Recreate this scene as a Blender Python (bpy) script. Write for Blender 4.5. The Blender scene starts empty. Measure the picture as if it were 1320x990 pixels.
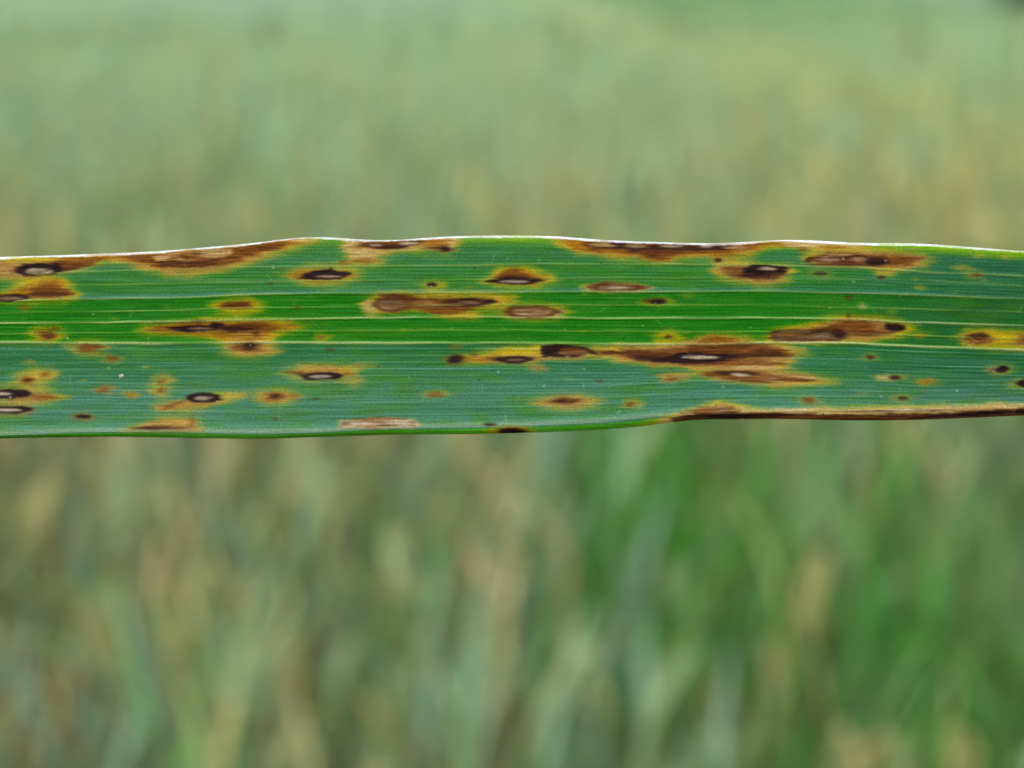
import bpy, math, random
import numpy as np
from mathutils import Vector, Matrix

random.seed(11)
RNG = np.random.default_rng(11)
SC = bpy.context.scene
COL = SC.collection
R = math.radians

# ------------------------------------------------------------------ camera
CAM_Z = 1.10
PITCH = 20.5
DIST = 0.10                      # lens to leaf, metres
LENS = 38.0
cam_d = bpy.data.cameras.new('camera')
cam = bpy.data.objects.new('camera', cam_d)
COL.objects.link(cam)
cam.location = (0, 0, CAM_Z)
cam.rotation_euler = (R(90 - PITCH), 0, 0)
cam_d.sensor_width = 36.0
cam_d.lens = LENS
cam_d.clip_start = 0.005
cam_d.clip_end = 600.0
cam_d.dof.use_dof = True
cam_d.dof.focus_distance = DIST
cam_d.dof.aperture_fstop = 9.8
cam_d.dof.aperture_blades = 0
SC.camera = cam

# ------------------------------------------------------------------ light
SUN_EL, SUN_AZ = 56.0, 205.0      # azimuth measured from +Y (view direction) towards +X
world = bpy.data.worlds.new('World')
SC.world = world
world.use_nodes = True
wn = world.node_tree.nodes
wl = world.node_tree.links
wn.clear()
sky = wn.new('ShaderNodeTexSky')
sky.sky_type = 'NISHITA'
sky.sun_disc = False
sky.sun_elevation = R(SUN_EL)
sky.sun_rotation = R(SUN_AZ)
sky.air_density = 1.0
sky.dust_density = 4.0
sky.ozone_density = 1.0
bg = wn.new('ShaderNodeBackground')
bg.inputs['Strength'].default_value = 0.11
wo = wn.new('ShaderNodeOutputWorld')
haz = wn.new('ShaderNodeHueSaturation')      # thin high cloud: a whiter sky all round
haz.inputs['Saturation'].default_value = 0.45
wl.new(sky.outputs[0], haz.inputs['Color'])
wl.new(haz.outputs[0], bg.inputs['Color'])
wl.new(bg.outputs[0], wo.inputs['Surface'])

sun_d = bpy.data.lights.new('sun', 'SUN')
sun_d.energy = 1.4
sun_d.angle = R(18)
sun_d.color = (1.0, 0.95, 0.87)
sun = bpy.data.objects.new('sun', sun_d)
COL.objects.link(sun)
sv = Vector((math.sin(R(SUN_AZ)) * math.cos(R(SUN_EL)), math.cos(R(SUN_AZ)) * math.cos(R(SUN_EL)), math.sin(R(SUN_EL))))
sun.rotation_euler = (-sv).to_track_quat('-Z', 'Y').to_euler()

vs = SC.view_settings
vs.view_transform = 'Standard'
vs.look = 'None'
vs.exposure = 1.8
vs.gamma = 1.0
vs.use_curve_mapping = False
SC.render.engine = 'CYCLES'
SC.cycles.use_denoising = True
SC.cycles.max_bounces = 6
SC.cycles.transparent_max_bounces = 4

# ------------------------------------------------------------------ helpers
def lin(c):
    c = np.asarray(c, float) / 255.0
    return np.where(c <= 0.04045, c / 12.92, ((c + 0.055) / 1.055) ** 2.4)

def tag(o, label=None, cat=None, group=None, kind=None):
    for k, v in (('label', label), ('category', cat), ('group', group), ('kind', kind)):
        if v:
            o[k] = v
    return o

def link(name, me, parent=None, mat=None):
    o = bpy.data.objects.new(name, me)
    COL.objects.link(o)
    if parent is not None:
        o.parent = parent
    if mat is not None and me is not None and not me.materials:
        me.materials.append(mat)
    return o

def np_mesh(name, verts, faces, col=None, nrm=None, uv=None, fac=None, smooth=True, extra=None):
    """verts (N,3), faces (M,k) with one k, or a list of such arrays"""
    if not isinstance(faces, list):
        faces = [faces]
    faces = [np.asarray(f, np.int32) for f in faces if len(f)]
    me = bpy.data.meshes.new(name)
    nl = sum(f.size for f in faces)
    nf = sum(len(f) for f in faces)
    me.vertices.add(len(verts))
    me.vertices.foreach_set('co', np.ascontiguousarray(verts, np.float32).ravel())
    me.loops.add(nl)
    loops = np.concatenate([f.ravel() for f in faces])
    me.loops.foreach_set('vertex_index', loops)
    me.polygons.add(nf)
    sizes = np.concatenate([np.full(len(f), f.shape[1], np.int32) for f in faces])
    starts = np.concatenate([[0], np.cumsum(sizes)[:-1]]).astype(np.int32)
    me.polygons.foreach_set('loop_start', starts)
    if smooth:
        me.polygons.foreach_set('use_smooth', np.ones(nf, bool))
    me.update(calc_edges=True)
    if col is not None:
        a = me.attributes.new('Col', 'FLOAT_COLOR', 'POINT')
        c4 = np.ones((len(verts), 4), np.float32)
        c4[:, :3] = col
        a.data.foreach_set('color', c4.ravel())
    if uv is not None:
        a = me.attributes.new('leaf_uv', 'FLOAT_VECTOR', 'POINT')
        a.data.foreach_set('vector', np.ascontiguousarray(uv, np.float32).ravel())
    if fac is not None:
        a = me.attributes.new('necrosis', 'FLOAT', 'POINT')
        a.data.foreach_set('value', np.ascontiguousarray(fac, np.float32))
    if nrm is not None:
        me.normals_split_custom_set_from_vertices(nrm.astype(np.float32).tolist())
    return me

def vnoise(x, y, seed=0):
    """smooth 2-D value noise in -1..1"""
    n = 256
    t = np.random.default_rng(seed).uniform(-1, 1, (n, n))
    xi = np.floor(x).astype(int); yi = np.floor(y).astype(int)
    fx = x - xi; fy = y - yi
    fx = fx * fx * (3 - 2 * fx); fy = fy * fy * (3 - 2 * fy)
    a = t[xi % n, yi % n]; b = t[(xi + 1) % n, yi % n]
    c = t[xi % n, (yi + 1) % n]; d = t[(xi + 1) % n, (yi + 1) % n]
    return (a * (1 - fx) + b * fx) * (1 - fy) + (c * (1 - fx) + d * fx) * fy

def sstep(a, b, x):
    t = np.clip((x - a) / (b - a), 0, 1)
    return t * t * (3 - 2 * t)

# ------------------------------------------------------------------ materials
def nodes(name):
    m = bpy.data.materials.new(name)
    m.use_nodes = True
    n = m.node_tree.nodes
    return m, n, m.node_tree.links, n['Principled BSDF']

def crop_material():
    m, n, l, p = nodes('crop_foliage')
    at = n.new('ShaderNodeAttribute'); at.attribute_name = 'Col'
    oi = n.new('ShaderNodeObjectInfo')
    geo = n.new('ShaderNodeNewGeometry')
    tc = n.new('ShaderNodeTexCoord')
    ns = n.new('ShaderNodeTexNoise'); ns.inputs['Scale'].default_value = 30
    l.new(geo.outputs['Position'], ns.inputs['Vector'])
    mr = n.new('ShaderNodeMapRange')
    mr.inputs['To Min'].default_value = 0.75; mr.inputs['To Max'].default_value = 1.25
    l.new(ns.outputs['Fac'], mr.inputs['Value'])
    hs = n.new('ShaderNodeHueSaturation')
    mh = n.new('ShaderNodeMapRange'); mh.inputs['To Min'].default_value = 0.485; mh.inputs['To Max'].default_value = 0.515
    l.new(oi.outputs['Random'], mh.inputs['Value']); l.new(mh.outputs[0], hs.inputs['Hue'])
    l.new(mr.outputs[0], hs.inputs['Value']); l.new(at.outputs['Color'], hs.inputs['Color'])
    l.new(hs.outputs[0], p.inputs['Base Color'])
    p.inputs['Roughness'].default_value = 0.55
    tr = n.new('ShaderNodeBsdfTranslucent'); l.new(hs.outputs[0], tr.inputs['Color'])
    mx = n.new('ShaderNodeMixShader'); mx.inputs[0].default_value = 0.4
    l.new(p.outputs[0], mx.inputs[1]); l.new(tr.outputs[0], mx.inputs[2])
    l.new(mx.outputs[0], n['Material Output'].inputs['Surface'])
    return m

def soil_material():
    m, n, l, p = nodes('soil')
    geo = n.new('ShaderNodeNewGeometry')
    ns = n.new('ShaderNodeTexNoise'); ns.inputs['Scale'].default_value = 14; ns.inputs['Detail'].default_value = 8
    l.new(geo.outputs['Position'], ns.inputs['Vector'])
    cr = n.new('ShaderNodeValToRGB')
    cr.color_ramp.elements[0].position = 0.3; cr.color_ramp.elements[0].color = (0.05, 0.032, 0.02, 1)
    cr.color_ramp.elements[1].position = 0.75; cr.color_ramp.elements[1].color = (0.17, 0.12, 0.075, 1)
    l.new(ns.outputs['Fac'], cr.inputs['Fac']); l.new(cr.outputs[0], p.inputs['Base Color'])
    bp = n.new('ShaderNodeBump'); bp.inputs['Strength'].default_value = 0.6; bp.inputs['Distance'].default_value = 0.03
    l.new(ns.outputs['Fac'], bp.inputs['Height']); l.new(bp.outputs[0], p.inputs['Normal'])
    p.inputs['Roughness'].default_value = 0.95
    return m

def simple_material(name, c1, c2, scale, rough):
    m, n, l, p = nodes(name)
    geo = n.new('ShaderNodeNewGeometry')
    ns = n.new('ShaderNodeTexNoise'); ns.inputs['Scale'].default_value = scale; ns.inputs['Detail'].default_value = 5
    l.new(geo.outputs['Position'], ns.inputs['Vector'])
    cr = n.new('ShaderNodeValToRGB')
    cr.color_ramp.elements[0].position = 0.35; cr.color_ramp.elements[0].color = (*c1, 1)
    cr.color_ramp.elements[1].position = 0.65; cr.color_ramp.elements[1].color = (*c2, 1)
    l.new(ns.outputs['Fac'], cr.inputs['Fac']); l.new(cr.outputs[0], p.inputs['Base Color'])
    p.inputs['Roughness'].default_value = rough
    return m

def blade_material():
    """living leaf skin: tissue colour from the leaf's own map, fine cell rows, sky sheen painted into the map"""
    m, n, l, p = nodes('leaf_tissue')
    at = n.new('ShaderNodeAttribute'); at.attribute_name = 'Col'
    uv = n.new('ShaderNodeAttribute'); uv.attribute_name = 'leaf_uv'
    nec = n.new('ShaderNodeAttribute'); nec.attribute_name = 'necrosis'
    sep = n.new('ShaderNodeSeparateXYZ'); l.new(uv.outputs['Vector'], sep.inputs[0])

    def math_(op, a, b=None, c=None):
        q = n.new('ShaderNodeMath'); q.operation = op
        for i, v in enumerate((a, b, c)):
            if v is None:
                continue
            if isinstance(v, (int, float)):
                q.inputs[i].default_value = v
            else:
                l.new(v, q.inputs[i])
        return q.outputs[0]
    U, V = sep.outputs[0], sep.outputs[1]          # px-like leaf units along and across
    # stretched noise : fibres along the leaf
    cmb = n.new('ShaderNodeCombineXYZ')
    l.new(math_('MULTIPLY', U, 0.012), cmb.inputs[0]); l.new(math_('MULTIPLY', V, 0.55), cmb.inputs[1])
    nf = n.new('ShaderNodeTexNoise'); nf.inputs['Scale'].default_value = 1.0; nf.inputs['Detail'].default_value = 3
    l.new(cmb.outputs[0], nf.inputs['Vector'])
    # broken patches that fade the stomata rows in and out
    cmb2 = n.new('ShaderNodeCombineXYZ')
    l.new(math_('MULTIPLY', U, 0.02), cmb2.inputs[0]); l.new(math_('MULTIPLY', V, 0.2), cmb2.inputs[1])
    npch = n.new('ShaderNodeTexNoise'); npch.inputs['Scale'].default_value = 1.0; npch.inputs['Detail'].default_value = 2
    l.new(cmb2.outputs[0], npch.inputs['Vector'])
    pch = n.new('ShaderNodeMapRange'); pch.inputs['From Min'].default_value = 0.34; pch.inputs['From Max'].default_value = 0.70
    l.new(npch.outputs['Fac'], pch.inputs['Value'])
    # rows of stomata: bead strings, spacing 4.6 across, 3.3 along
    vr = math_('DIVIDE', V, 4.4)
    row = math_('FLOOR', vr)
    rid = math_('FRACT', math_('MULTIPLY', math_('SINE', math_('MULTIPLY', row, 12.9898)), 43758.5))
    across = math_('POWER', math_('ABSOLUTE', math_('SINE', math_('MULTIPLY', vr, math.pi))), 3.0)
    wob = math_('MULTIPLY', math_('SUBTRACT', nf.outputs['Fac'], 0.5), 5.0)
    along = math_('POWER', math_('ABSOLUTE', math_('SINE', math_('ADD', math_('ADD', math_('MULTIPLY', U, math.pi / 3.6), math_('MULTIPLY', rid, 6.0)), wob))), 2.0)
    bead = math_('MULTIPLY', math_('MULTIPLY', across, along), math_('MULTIPLY', pch.outputs[0], math_('ADD', math_('MULTIPLY', rid, 0.5), 0.6)))
    live = math_('MULTIPLY', math_('SUBTRACT', 1.0, nec.outputs['Fac']), sep.outputs[2])
    beadl = math_('MULTIPLY', bead, live)
    # colour
    fib = n.new('ShaderNodeMapRange'); fib.inputs['From Min'].default_value = 0.3; fib.inputs['From Max'].default_value = 0.7
    fib.inputs['To Min'].default_value = 0.84; fib.inputs['To Max'].default_value = 1.16
    l.new(nf.outputs['Fac'], fib.inputs['Value'])
    cmb3 = n.new('ShaderNodeCombineXYZ')           # cell-sized grain
    l.new(math_('MULTIPLY', U, 0.30), cmb3.inputs[0]); l.new(math_('MULTIPLY', V, 0.42), cmb3.inputs[1])
    ngr = n.new('ShaderNodeTexNoise'); ngr.inputs['Scale'].default_value = 1.0; ngr.inputs['Detail'].default_value = 4
    l.new(cmb3.outputs[0], ngr.inputs['Vector'])
    grn = n.new('ShaderNodeMapRange'); grn.inputs['From Min'].default_value = 0.28; grn.inputs['From Max'].default_value = 0.72
    grn.inputs['To Min'].default_value = 0.74; grn.inputs['To Max'].default_value = 1.26
    l.new(ngr.outputs['Fac'], grn.inputs['Value'])
    hs = n.new('ShaderNodeHueSaturation'); l.new(at.outputs['Color'], hs.inputs['Color']); l.new(math_('MULTIPLY', fib.outputs[0], grn.outputs[0]), hs.inputs['Value'])
    mix = n.new('ShaderNodeMix'); mix.data_type = 'RGBA'
    l.new(math_('MULTIPLY', beadl, 0.26), mix.inputs[0])
    l.new(hs.outputs[0], mix.inputs[6]); mix.inputs[7].default_value = (0.10, 0.21, 0.17, 1)
    l.new(mix.outputs[2], p.inputs['Base Color'])
    # relief
    h = math_('ADD', math_('ADD', math_('MULTIPLY', nf.outputs['Fac'], 0.7), math_('MULTIPLY', ngr.outputs['Fac'], 0.5)), math_('MULTIPLY', beadl, 0.3))
    bp = n.new('ShaderNodeBump'); bp.inputs['Strength'].default_value = 0.55; bp.inputs['Distance'].default_value = 0.00010
    l.new(h, bp.inputs['Height']); l.new(bp.outputs[0], p.inputs['Normal'])
    rg = math_('ADD', math_('MULTIPLY', nec.outputs['Fac'], 0.22), 0.46)
    l.new(rg, p.inputs['Roughness'])
    p.inputs['Specular IOR Level'].default_value = 0.03
    tr = n.new('ShaderNodeBsdfTranslucent'); l.new(mix.outputs[2], tr.inputs['Color'])
    mx = n.new('ShaderNodeMixShader'); mx.inputs[0].default_value = 0.14
    l.new(p.outputs[0], mx.inputs[1]); l.new(tr.outputs[0], mx.inputs[2])
    l.new(mx.outputs[0], n['Material Output'].inputs['Surface'])
    return m

M_CROP = crop_material()
M_SOIL = soil_material()
M_BLADE = blade_material()
M_BARK = simple_material('bark', (0.05, 0.04, 0.03), (0.12, 0.09, 0.07), 6, 0.9)

# ------------------------------------------------------------------ terrain
def terrain_z(x, y):
    x = np.asarray(x, float); y = np.asarray(y, float)
    rise = 0.028 * np.maximum(0, y - 5.0) - 0.0016 * np.maximum(0, x) * np.clip((y - 6) / 10, 0, 1)
    return rise + 0.02 * vnoise(x * 0.35 + 40, y * 0.35 + 40, 5) * np.clip(y / 4, 0, 1)

def grid_mesh(name, xs, ys, zf):
    X, Y = np.meshgrid(xs, ys, indexing='ij')
    Z = zf(X, Y)
    V = np.stack([X, Y, Z], -1).reshape(-1, 3)
    nx, ny = len(xs), len(ys)
    i = np.arange(nx * ny).reshape(nx, ny)
    F = np.stack([i[:-1, :-1], i[1:, :-1], i[1:, 1:], i[:-1, 1:]], -1).reshape(-1, 4)
    return V, F

gx = np.concatenate([-np.geomspace(200, 3, 30), np.linspace(-2.5, 2.5, 50), np.geomspace(3, 200, 30)])
gy = np.concatenate([np.linspace(-3, 5, 60), np.geomspace(5.2, 400, 60)])
V, F = grid_mesh('ground', gx, gy, terrain_z)
V[:, 2] += 0.02 * vnoise(V[:, 0] * 9 + 60, V[:, 1] * 9 + 60, 9) * (V[:, 1] < 5)
g = link('ground', np_mesh('ground', V, F), mat=M_SOIL)
tag(g, 'brown soil of the cereal field under the crop', 'ground', kind='structure')

# ------------------------------------------------------------------ crop plants
PAL = {   # albedo : upper leaves, lower leaves, stem, ear
    'blue':   [(0.148, 0.275, 0.168), (0.22, 0.22, 0.08), (0.17, 0.26, 0.11), (0.21, 0.29, 0.13)],
    'green':  [(0.064, 0.172, 0.038), (0.13, 0.18, 0.045), (0.10, 0.19, 0.05), (0.18, 0.25, 0.08)],
    'yellow': [(0.240, 0.285, 0.075), (0.29, 0.23, 0.08), (0.24, 0.25, 0.08), (0.29, 0.29, 0.10)],
    'straw':  [(0.285, 0.240, 0.105), (0.275, 0.205, 0.09), (0.27, 0.205, 0.09), (0.31, 0.26, 0.11)],
    'bright': [(0.036, 0.180, 0.010), (0.025, 0.09, 0.012), (0.03, 0.10, 0.014), (0.05, 0.12, 0.02)],
}

def ribbon(base, az, length, width, lean, droop, nseg, twist=0.0):
    """one grass leaf: a folded tapering ribbon that leaves the stem and droops"""
    P = np.array(base, float)
    d = np.array([math.cos(az), math.sin(az)])
    verts, faces = [], []
    ang = lean
    for k in range(nseg + 1):
        t = k / nseg
        w = width * (0.55 + 0.45 * min(1, t * 5)) * (1 - t ** 2.2) * 0.5 + 0.0006
        side = np.array([-d[1], d[0], 0]) * math.cos(twist * t) + np.array([0, 0, 1]) * math.sin(twist * t)
        nrm = np.array([d[0] * math.cos(ang), d[1] * math.cos(ang), -math.sin(ang)])
        verts += [P - side * w, P - nrm * w * 0.25, P + side * w]
        if k < nseg:
            ds = length / nseg
            P = P + ds * np.array([d[0] * math.sin(ang), d[1] * math.sin(ang), math.cos(ang)])
            ang += droop / nseg * (0.4 + 1.2 * t)
            b = 3 * k
            faces += [(b, b + 1, b + 4, b + 3), (b + 1, b + 2, b + 5, b + 4)]
    return np.array(verts), np.array(faces)

def tube(pts, radii, sides):
    pts = np.array(pts); n = len(pts); verts = []
    for p, r in zip(pts, radii):
        for s in range(sides):
            a = 2 * math.pi * s / sides
            verts.append(p + r * np.array([math.cos(a), math.sin(a), 0]))
    faces = [(k * sides + s, k * sides + (s + 1) % sides, (k + 1) * sides + (s + 1) % sides, (k + 1) * sides + s)
             for k in range(n - 1) for s in range(sides)]
    return np.array(verts), np.array(faces)

def ear_geo(base, lean, az, size):
    """two rows of overlapping spikelets on a curved spine, each drawn to a short point"""
    V, Fq = [], []
    P = np.array(base, float); ang = lean
    d = np.array([math.cos(az), math.sin(az), 0])
    for k in range(9):
        ax = d * math.sin(ang) + np.array([0, 0, 1]) * math.cos(ang)
        sd = np.cross(ax, d if abs(ax[2]) > 0.3 else np.array([0, 0, 1])); sd /= np.linalg.norm(sd) + 1e-9
        fr = np.cross(sd, ax)
        sgn = 1 if k % 2 else -1
        s = size * (0.75 + 0.5 * math.sin(math.pi * (k + 1) / 10))
        c = P + sd * sgn * 0.0032 * s
        b = len(V)
        V += [c - ax * 0.004 * s, c + sd * 0.0045 * s, c + fr * 0.004 * s, c - sd * 0.0045 * s, c - fr * 0.004 * s,
              c + ax * 0.016 * s + sd * sgn * 0.003]
        for q in range(4):
            a, e = b + 1 + q, b + 1 + (q + 1) % 4
            Fq += [(a, e, b + 5, b + 5), (e, a, b, b)]
        P = P + ax * 0.008 * size; ang += 0.05
    return np.array(V), np.array([(a, b, c) for a, b, c, _ in Fq])

def plant_geo(kind, rs, detail=1):
    """list of (part name, verts, faces, colour)"""
    pal = PAL[kind]
    out = []
    H = rs.uniform(0.44, 0.58)
    leanx, leany = rs.uniform(-0.06, 0.06), rs.uniform(-0.06, 0.06)
    ns = 4 if detail else 2
    pts = [(leanx * (t ** 2) , leany * (t ** 2), H * t) for t in np.linspace(0, 1, ns + 1)]
    v, f = tube(pts, [0.0022 - 0.0008 * t for t in np.linspace(0, 1, ns + 1)], 5 if detail else 3)
    out.append(('stem', v, f, pal[2]))
    nleaf = rs.randint(5, 7) if detail else rs.randint(4, 5)
    az = rs.uniform(0, 6.28)
    for k in range(nleaf):
        t = 0.10 + 0.88 * (k + 0.5) / nleaf
        b = (leanx * t * t, leany * t * t, H * t)
        low = t < 0.52
        c = np.array(pal[1] if low else pal[0]) * rs.uniform(0.8, 1.2)
        if low and rs.random() < 0.4 and kind != 'bright':
            c = np.array(PAL['straw'][1]) * rs.uniform(0.6, 1.1)
        wide = 0.0072 if kind == 'bright' else 0.0060
        v, f = ribbon(b, az, rs.uniform(0.13, 0.23) * (0.8 if low else 1), rs.uniform(0.75, 1.15) * wide,
                      rs.uniform(0.15, 0.5), rs.uniform(0.2, 1.7) + (0.9 if low else 0), 7 if detail else 3, rs.uniform(-0.8, 0.8))
        out.append(('leaf', v, f, c))
        az += 2.6 + rs.uniform(-0.5, 0.5)
    if kind in ('blue', 'yellow', 'straw') and rs.random() < 0.65:
        v, f = ear_geo((leanx, leany, H), rs.uniform(0, 0.4), rs.uniform(0, 6.28), rs.uniform(0.9, 1.2))
        out.append(('ear', v, f, pal[3]))
    return out

def canopy_kind(x, y, rs):
    """which look the crop has at a place in the field"""
    q = math.exp(-((x - 0.20) / 0.10) ** 2 - ((y - 1.30) / 0.24) ** 2)
    if rs.random() < 2.0 * q:
        return 'bright'
    q = math.exp(-((x - 0.47) / 0.19) ** 2 - ((y - 0.90) / 0.20) ** 2)
    if rs.random() < 1.15 * q:
        return rs.choice(['bright', 'bright', 'green', 'green'])
    n = float(vnoise(np.array(x * 1.7 + 31), np.array(y * 1.1 + 17), 21))
    w = {'blue': 1.0, 'green': 0.40, 'yellow': 0.50, 'straw': 0.22, 'bright': 0.0}
    if y < 2.2:
        f = min(1, max(0, (x + 0.42) / 0.5))          # drier on the left, greener on the right
        w['straw'] += 0.6 * (1 - f); w['yellow'] += 0.4 * (1 - f); w['blue'] += 0.3; w['green'] += 0.85 * f; w['bright'] = 0.12 * f
    if n > 0.15:
        w['yellow'] += 0.6 * n; w['straw'] += 0.4 * n
    if 2.0 < y < 4.4:
        f = min(1, max(0, (x - 0.2) / 0.6)); w['yellow'] += 0.25 + 0.7 * f; w['straw'] += 0.3 * f; w['blue'] += 0.6 * (1 - f)
    dd = x - (1.24 - (y - 8.8) / 7.3)          # an old wheel track running up the slope
    if y > 2.9 and abs(dd) < 0.30:
        w['yellow'] += 3.0; w['straw'] += 0.5
    elif y > 2.9 and 0.28 < dd < 2.2:
        w['green'] += 2.0
    if 1.6 < y < 4.2 and x < -0.45:
        w['green'] += 0.7
    if y > 3.6:
        w['straw'] *= 0.4; w['blue'] += 1.8; w['green'] *= 0.6
        if x < 0:
            w['blue'] += 1.2
    ks = list(w); return rs.choices(ks, [w[k] for k in ks])[0]

LAB = {
    'blue': ('blurred blue-green cereal plant standing in the crop behind the spotted leaf', 'blue-green crop plants'),
    'green': ('blurred mid-green cereal plant without an ear behind the spotted leaf', 'mid-green crop plants'),
    'yellow': ('blurred yellow-green ripening cereal plant in the crop behind the spotted leaf', 'yellowing crop plants'),
    'straw': ('blurred straw-brown drying cereal plant in the crop behind the spotted leaf', 'straw-coloured crop plants'),
    'bright': ('blurred vivid green broad-leaved grass tuft low right behind the spotted leaf', 'vivid green tufts'),
}
rs = random.Random(5)
PROTO = {}
for kind in PAL:
    PROTO[kind] = []
    for i in range(4):
        parts = []
        for nm, v, f, c in plant_geo(kind, rs):
            parts.append((nm, np_mesh(nm, v, f, np.tile(c, (len(v), 1)))))
            parts[-1][1].materials.append(M_CROP)
        PROTO[kind].append(parts)

PX_ROWS = [(0.80, 'in the front row'), (1.08, 'in the second row'), (1.4, 'in the third row'), (9, 'in the row farthest back')]
PX_COLS = [(-0.42, 'beyond the left edge'), (-0.30, 'near the left edge'), (-0.18, 'left of centre'), (-0.06, 'just left of the middle'), (0.06, 'in the middle'), (0.18, 'just right of the middle'), (0.30, 'right of centre'), (0.42, 'near the right edge'), (9, 'beyond the right edge')]
SHORT = {'blue': 'blue-green cereal plant', 'green': 'mid-green cereal plant', 'yellow': 'yellow-green cereal plant', 'straw': 'straw-brown cereal plant', 'bright': 'vivid green grass tuft'}
seen_labels = {}
def place_plant(x, y, kind, rz, sc, tilt=(0, 0)):
    root = link('grass_tuft' if kind == 'bright' else 'cereal_plant', None)
    root.location = (x, y, float(terrain_z(x, y)) - 0.01)
    root.rotation_euler = (tilt[0], tilt[1], rz)
    root.scale = (sc, sc, sc)
    parts = rs.choice(PROTO[kind])
    col_ = next(w for lim, w in PX_COLS if x / (y * 1.12) < lim)
    row_ = next(w for lim, w in PX_ROWS if y < lim)
    size_ = 'tall ' if sc > 1.02 else 'short ' if sc < 0.91 else ''
    ear_ = 'eared ' if any(nm == 'ear' for nm, _ in parts) else ''
    tag(root, 'blurred %s%s%s, %s, %s' % (size_, ear_, SHORT[kind], row_, col_), 'grass' if kind == 'bright' else 'crop plant', LAB[kind][1])
    for nm, me in parts:
        link(nm, me, root)
    return root

# individual plants: nearest ones, denser near the lens
spots = []
tries = 0
while len(spots) < 272 and tries < 30000:
    tries += 1
    y = 0.60 + 1.25 * rs.random() ** 1.1
    x = rs.uniform(-1, 1) * (0.14 + 0.50 * y)
    if all((x - a) ** 2 + (y - b) ** 2 > (0.026 + 0.012 * y) ** 2 for a, b in spots):
        spots.append((x, y))
NSP = len(spots)
for k in range(16):            # the vivid tufts that stand out right of the middle and at the lower right
    cx_, cy_, r_ = (0.22, 1.20, 0.10) if k < 9 else (0.44, 0.92, 0.13)
    a_ = rs.uniform(0, 6.28); q_ = r_ * rs.random() ** 0.5
    spots.append((cx_ + q_ * math.cos(a_), cy_ + q_ * math.sin(a_) * 1.4))
for si_, (x, y) in enumerate(spots):
    k = canopy_kind(x, y, rs) if si_ < NSP else 'bright'
    sc = rs.uniform(0.86, 1.10) * (0.95 if y < 0.8 else 1)
    if k == 'bright':
        sc *= 1.06
    place_plant(x, y, k, rs.uniform(0, 6.28), sc, (rs.gauss(0, 0.06), rs.gauss(0, 0.06)))

# the uncountable rest of the crop, one body of plants
LOW = {k: [plant_geo(k, rs, 0) for _ in range(5)] for k in PAL}
LOWM = {}
for k, lst in LOW.items():
    LOWM[k] = []
    for parts in lst:
        vv, ff, cc, o = [], [], [], 0
        for nm, v, f, c in parts:
            if f.shape[1] == 3:
                f = np.concatenate([f, f[:, 2:3]], 1)
            vv.append(v); ff.append(f + o); cc.append(np.tile(c, (len(v), 1))); o += len(v)
        LOWM[k].append((np.concatenate(vv), np.concatenate(ff), np.concatenate(cc)))
vv, ff, cc, off = [], [], [], 0
def add_low(x, y, k, sc):
    global off
    v, f, c = rs.choice(LOWM[k])
    a = rs.uniform(0, 6.28); ca, sa = math.cos(a), math.sin(a)
    t1, t2 = rs.gauss(0, 0.07), rs.gauss(0, 0.07)
    w = v * sc
    q = np.empty_like(w)
    q[:, 0] = w[:, 0] * ca - w[:, 1] * sa + w[:, 2] * t1 + x
    q[:, 1] = w[:, 0] * sa + w[:, 1] * ca + w[:, 2] * t2 + y
    q[:, 2] = w[:, 2] + float(terrain_z(x, y)) - 0.01
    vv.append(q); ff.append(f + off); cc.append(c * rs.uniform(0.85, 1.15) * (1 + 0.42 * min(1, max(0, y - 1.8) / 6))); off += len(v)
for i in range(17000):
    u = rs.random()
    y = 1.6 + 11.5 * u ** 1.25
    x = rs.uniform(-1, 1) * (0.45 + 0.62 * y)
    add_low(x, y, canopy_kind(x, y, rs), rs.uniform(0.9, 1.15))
for i in range(2600):          # undergrowth and side rows around the near plants
    y = rs.uniform(0.6, 1.9); x = rs.uniform(-1, 1) * (0.5 + 0.62 * y)
    near = abs(x) < 0.14 + 0.50 * y
    add_low(x, y, canopy_kind(x, y, rs), rs.uniform(0.6, 1.0) if near else rs.uniform(0.85, 1.1))
F4 = np.concatenate(ff)
tri = F4[:, 2] == F4[:, 3]
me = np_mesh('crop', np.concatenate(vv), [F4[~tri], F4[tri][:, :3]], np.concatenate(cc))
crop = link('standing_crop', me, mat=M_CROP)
tag(crop, 'blurred mass of green and yellowing cereal crop filling the field', 'crop', kind='stuff')

# far canopy: tufted surface of ears and leaf tips
fx = np.linspace(-1, 1, 420)
fy = np.geomspace(11.5, 160.0, 420)
U_, Yf = np.meshgrid(fx, fy, indexing='ij')
Xf = U_ * (6 + 0.9 * Yf)
Zf = terrain_z(Xf, Yf) + 0.38
big = vnoise(Xf * 0.35 + 80, Yf * 0.9 + 80, 31)
Zf += 0.20 * RNG.random(Xf.shape) * np.clip(Yf / 9, 1, 3) + 0.06 * big
cA, cB, cC = np.array(PAL['blue'][0]), np.array(PAL['yellow'][0]), np.array(PAL['green'][0])
mixv = np.clip(0.35 + 0.45 * big + 0.25 * RNG.standard_normal(Xf.shape), 0, 1)[..., None]
Cf = cA * (1 - mixv) + (0.5 * cA + 0.5 * cB) * mixv
tr_ = Xf - (1.24 - (Yf - 8.8) / 7.3)
tram = np.exp(-(tr_ / 0.5) ** 2)[..., None] * 0.5
Cf = Cf * (1 - tram) + cB * tram
gr_ = (sstep(0.2, 1.0, tr_) * sstep(6, 3, tr_))[..., None] * 0.65
Cf = (Cf * (1 - gr_) + cC * gr_) * 0.84
nx, ny = Xf.shape
ii = np.arange(nx * ny).reshape(nx, ny)
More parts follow.
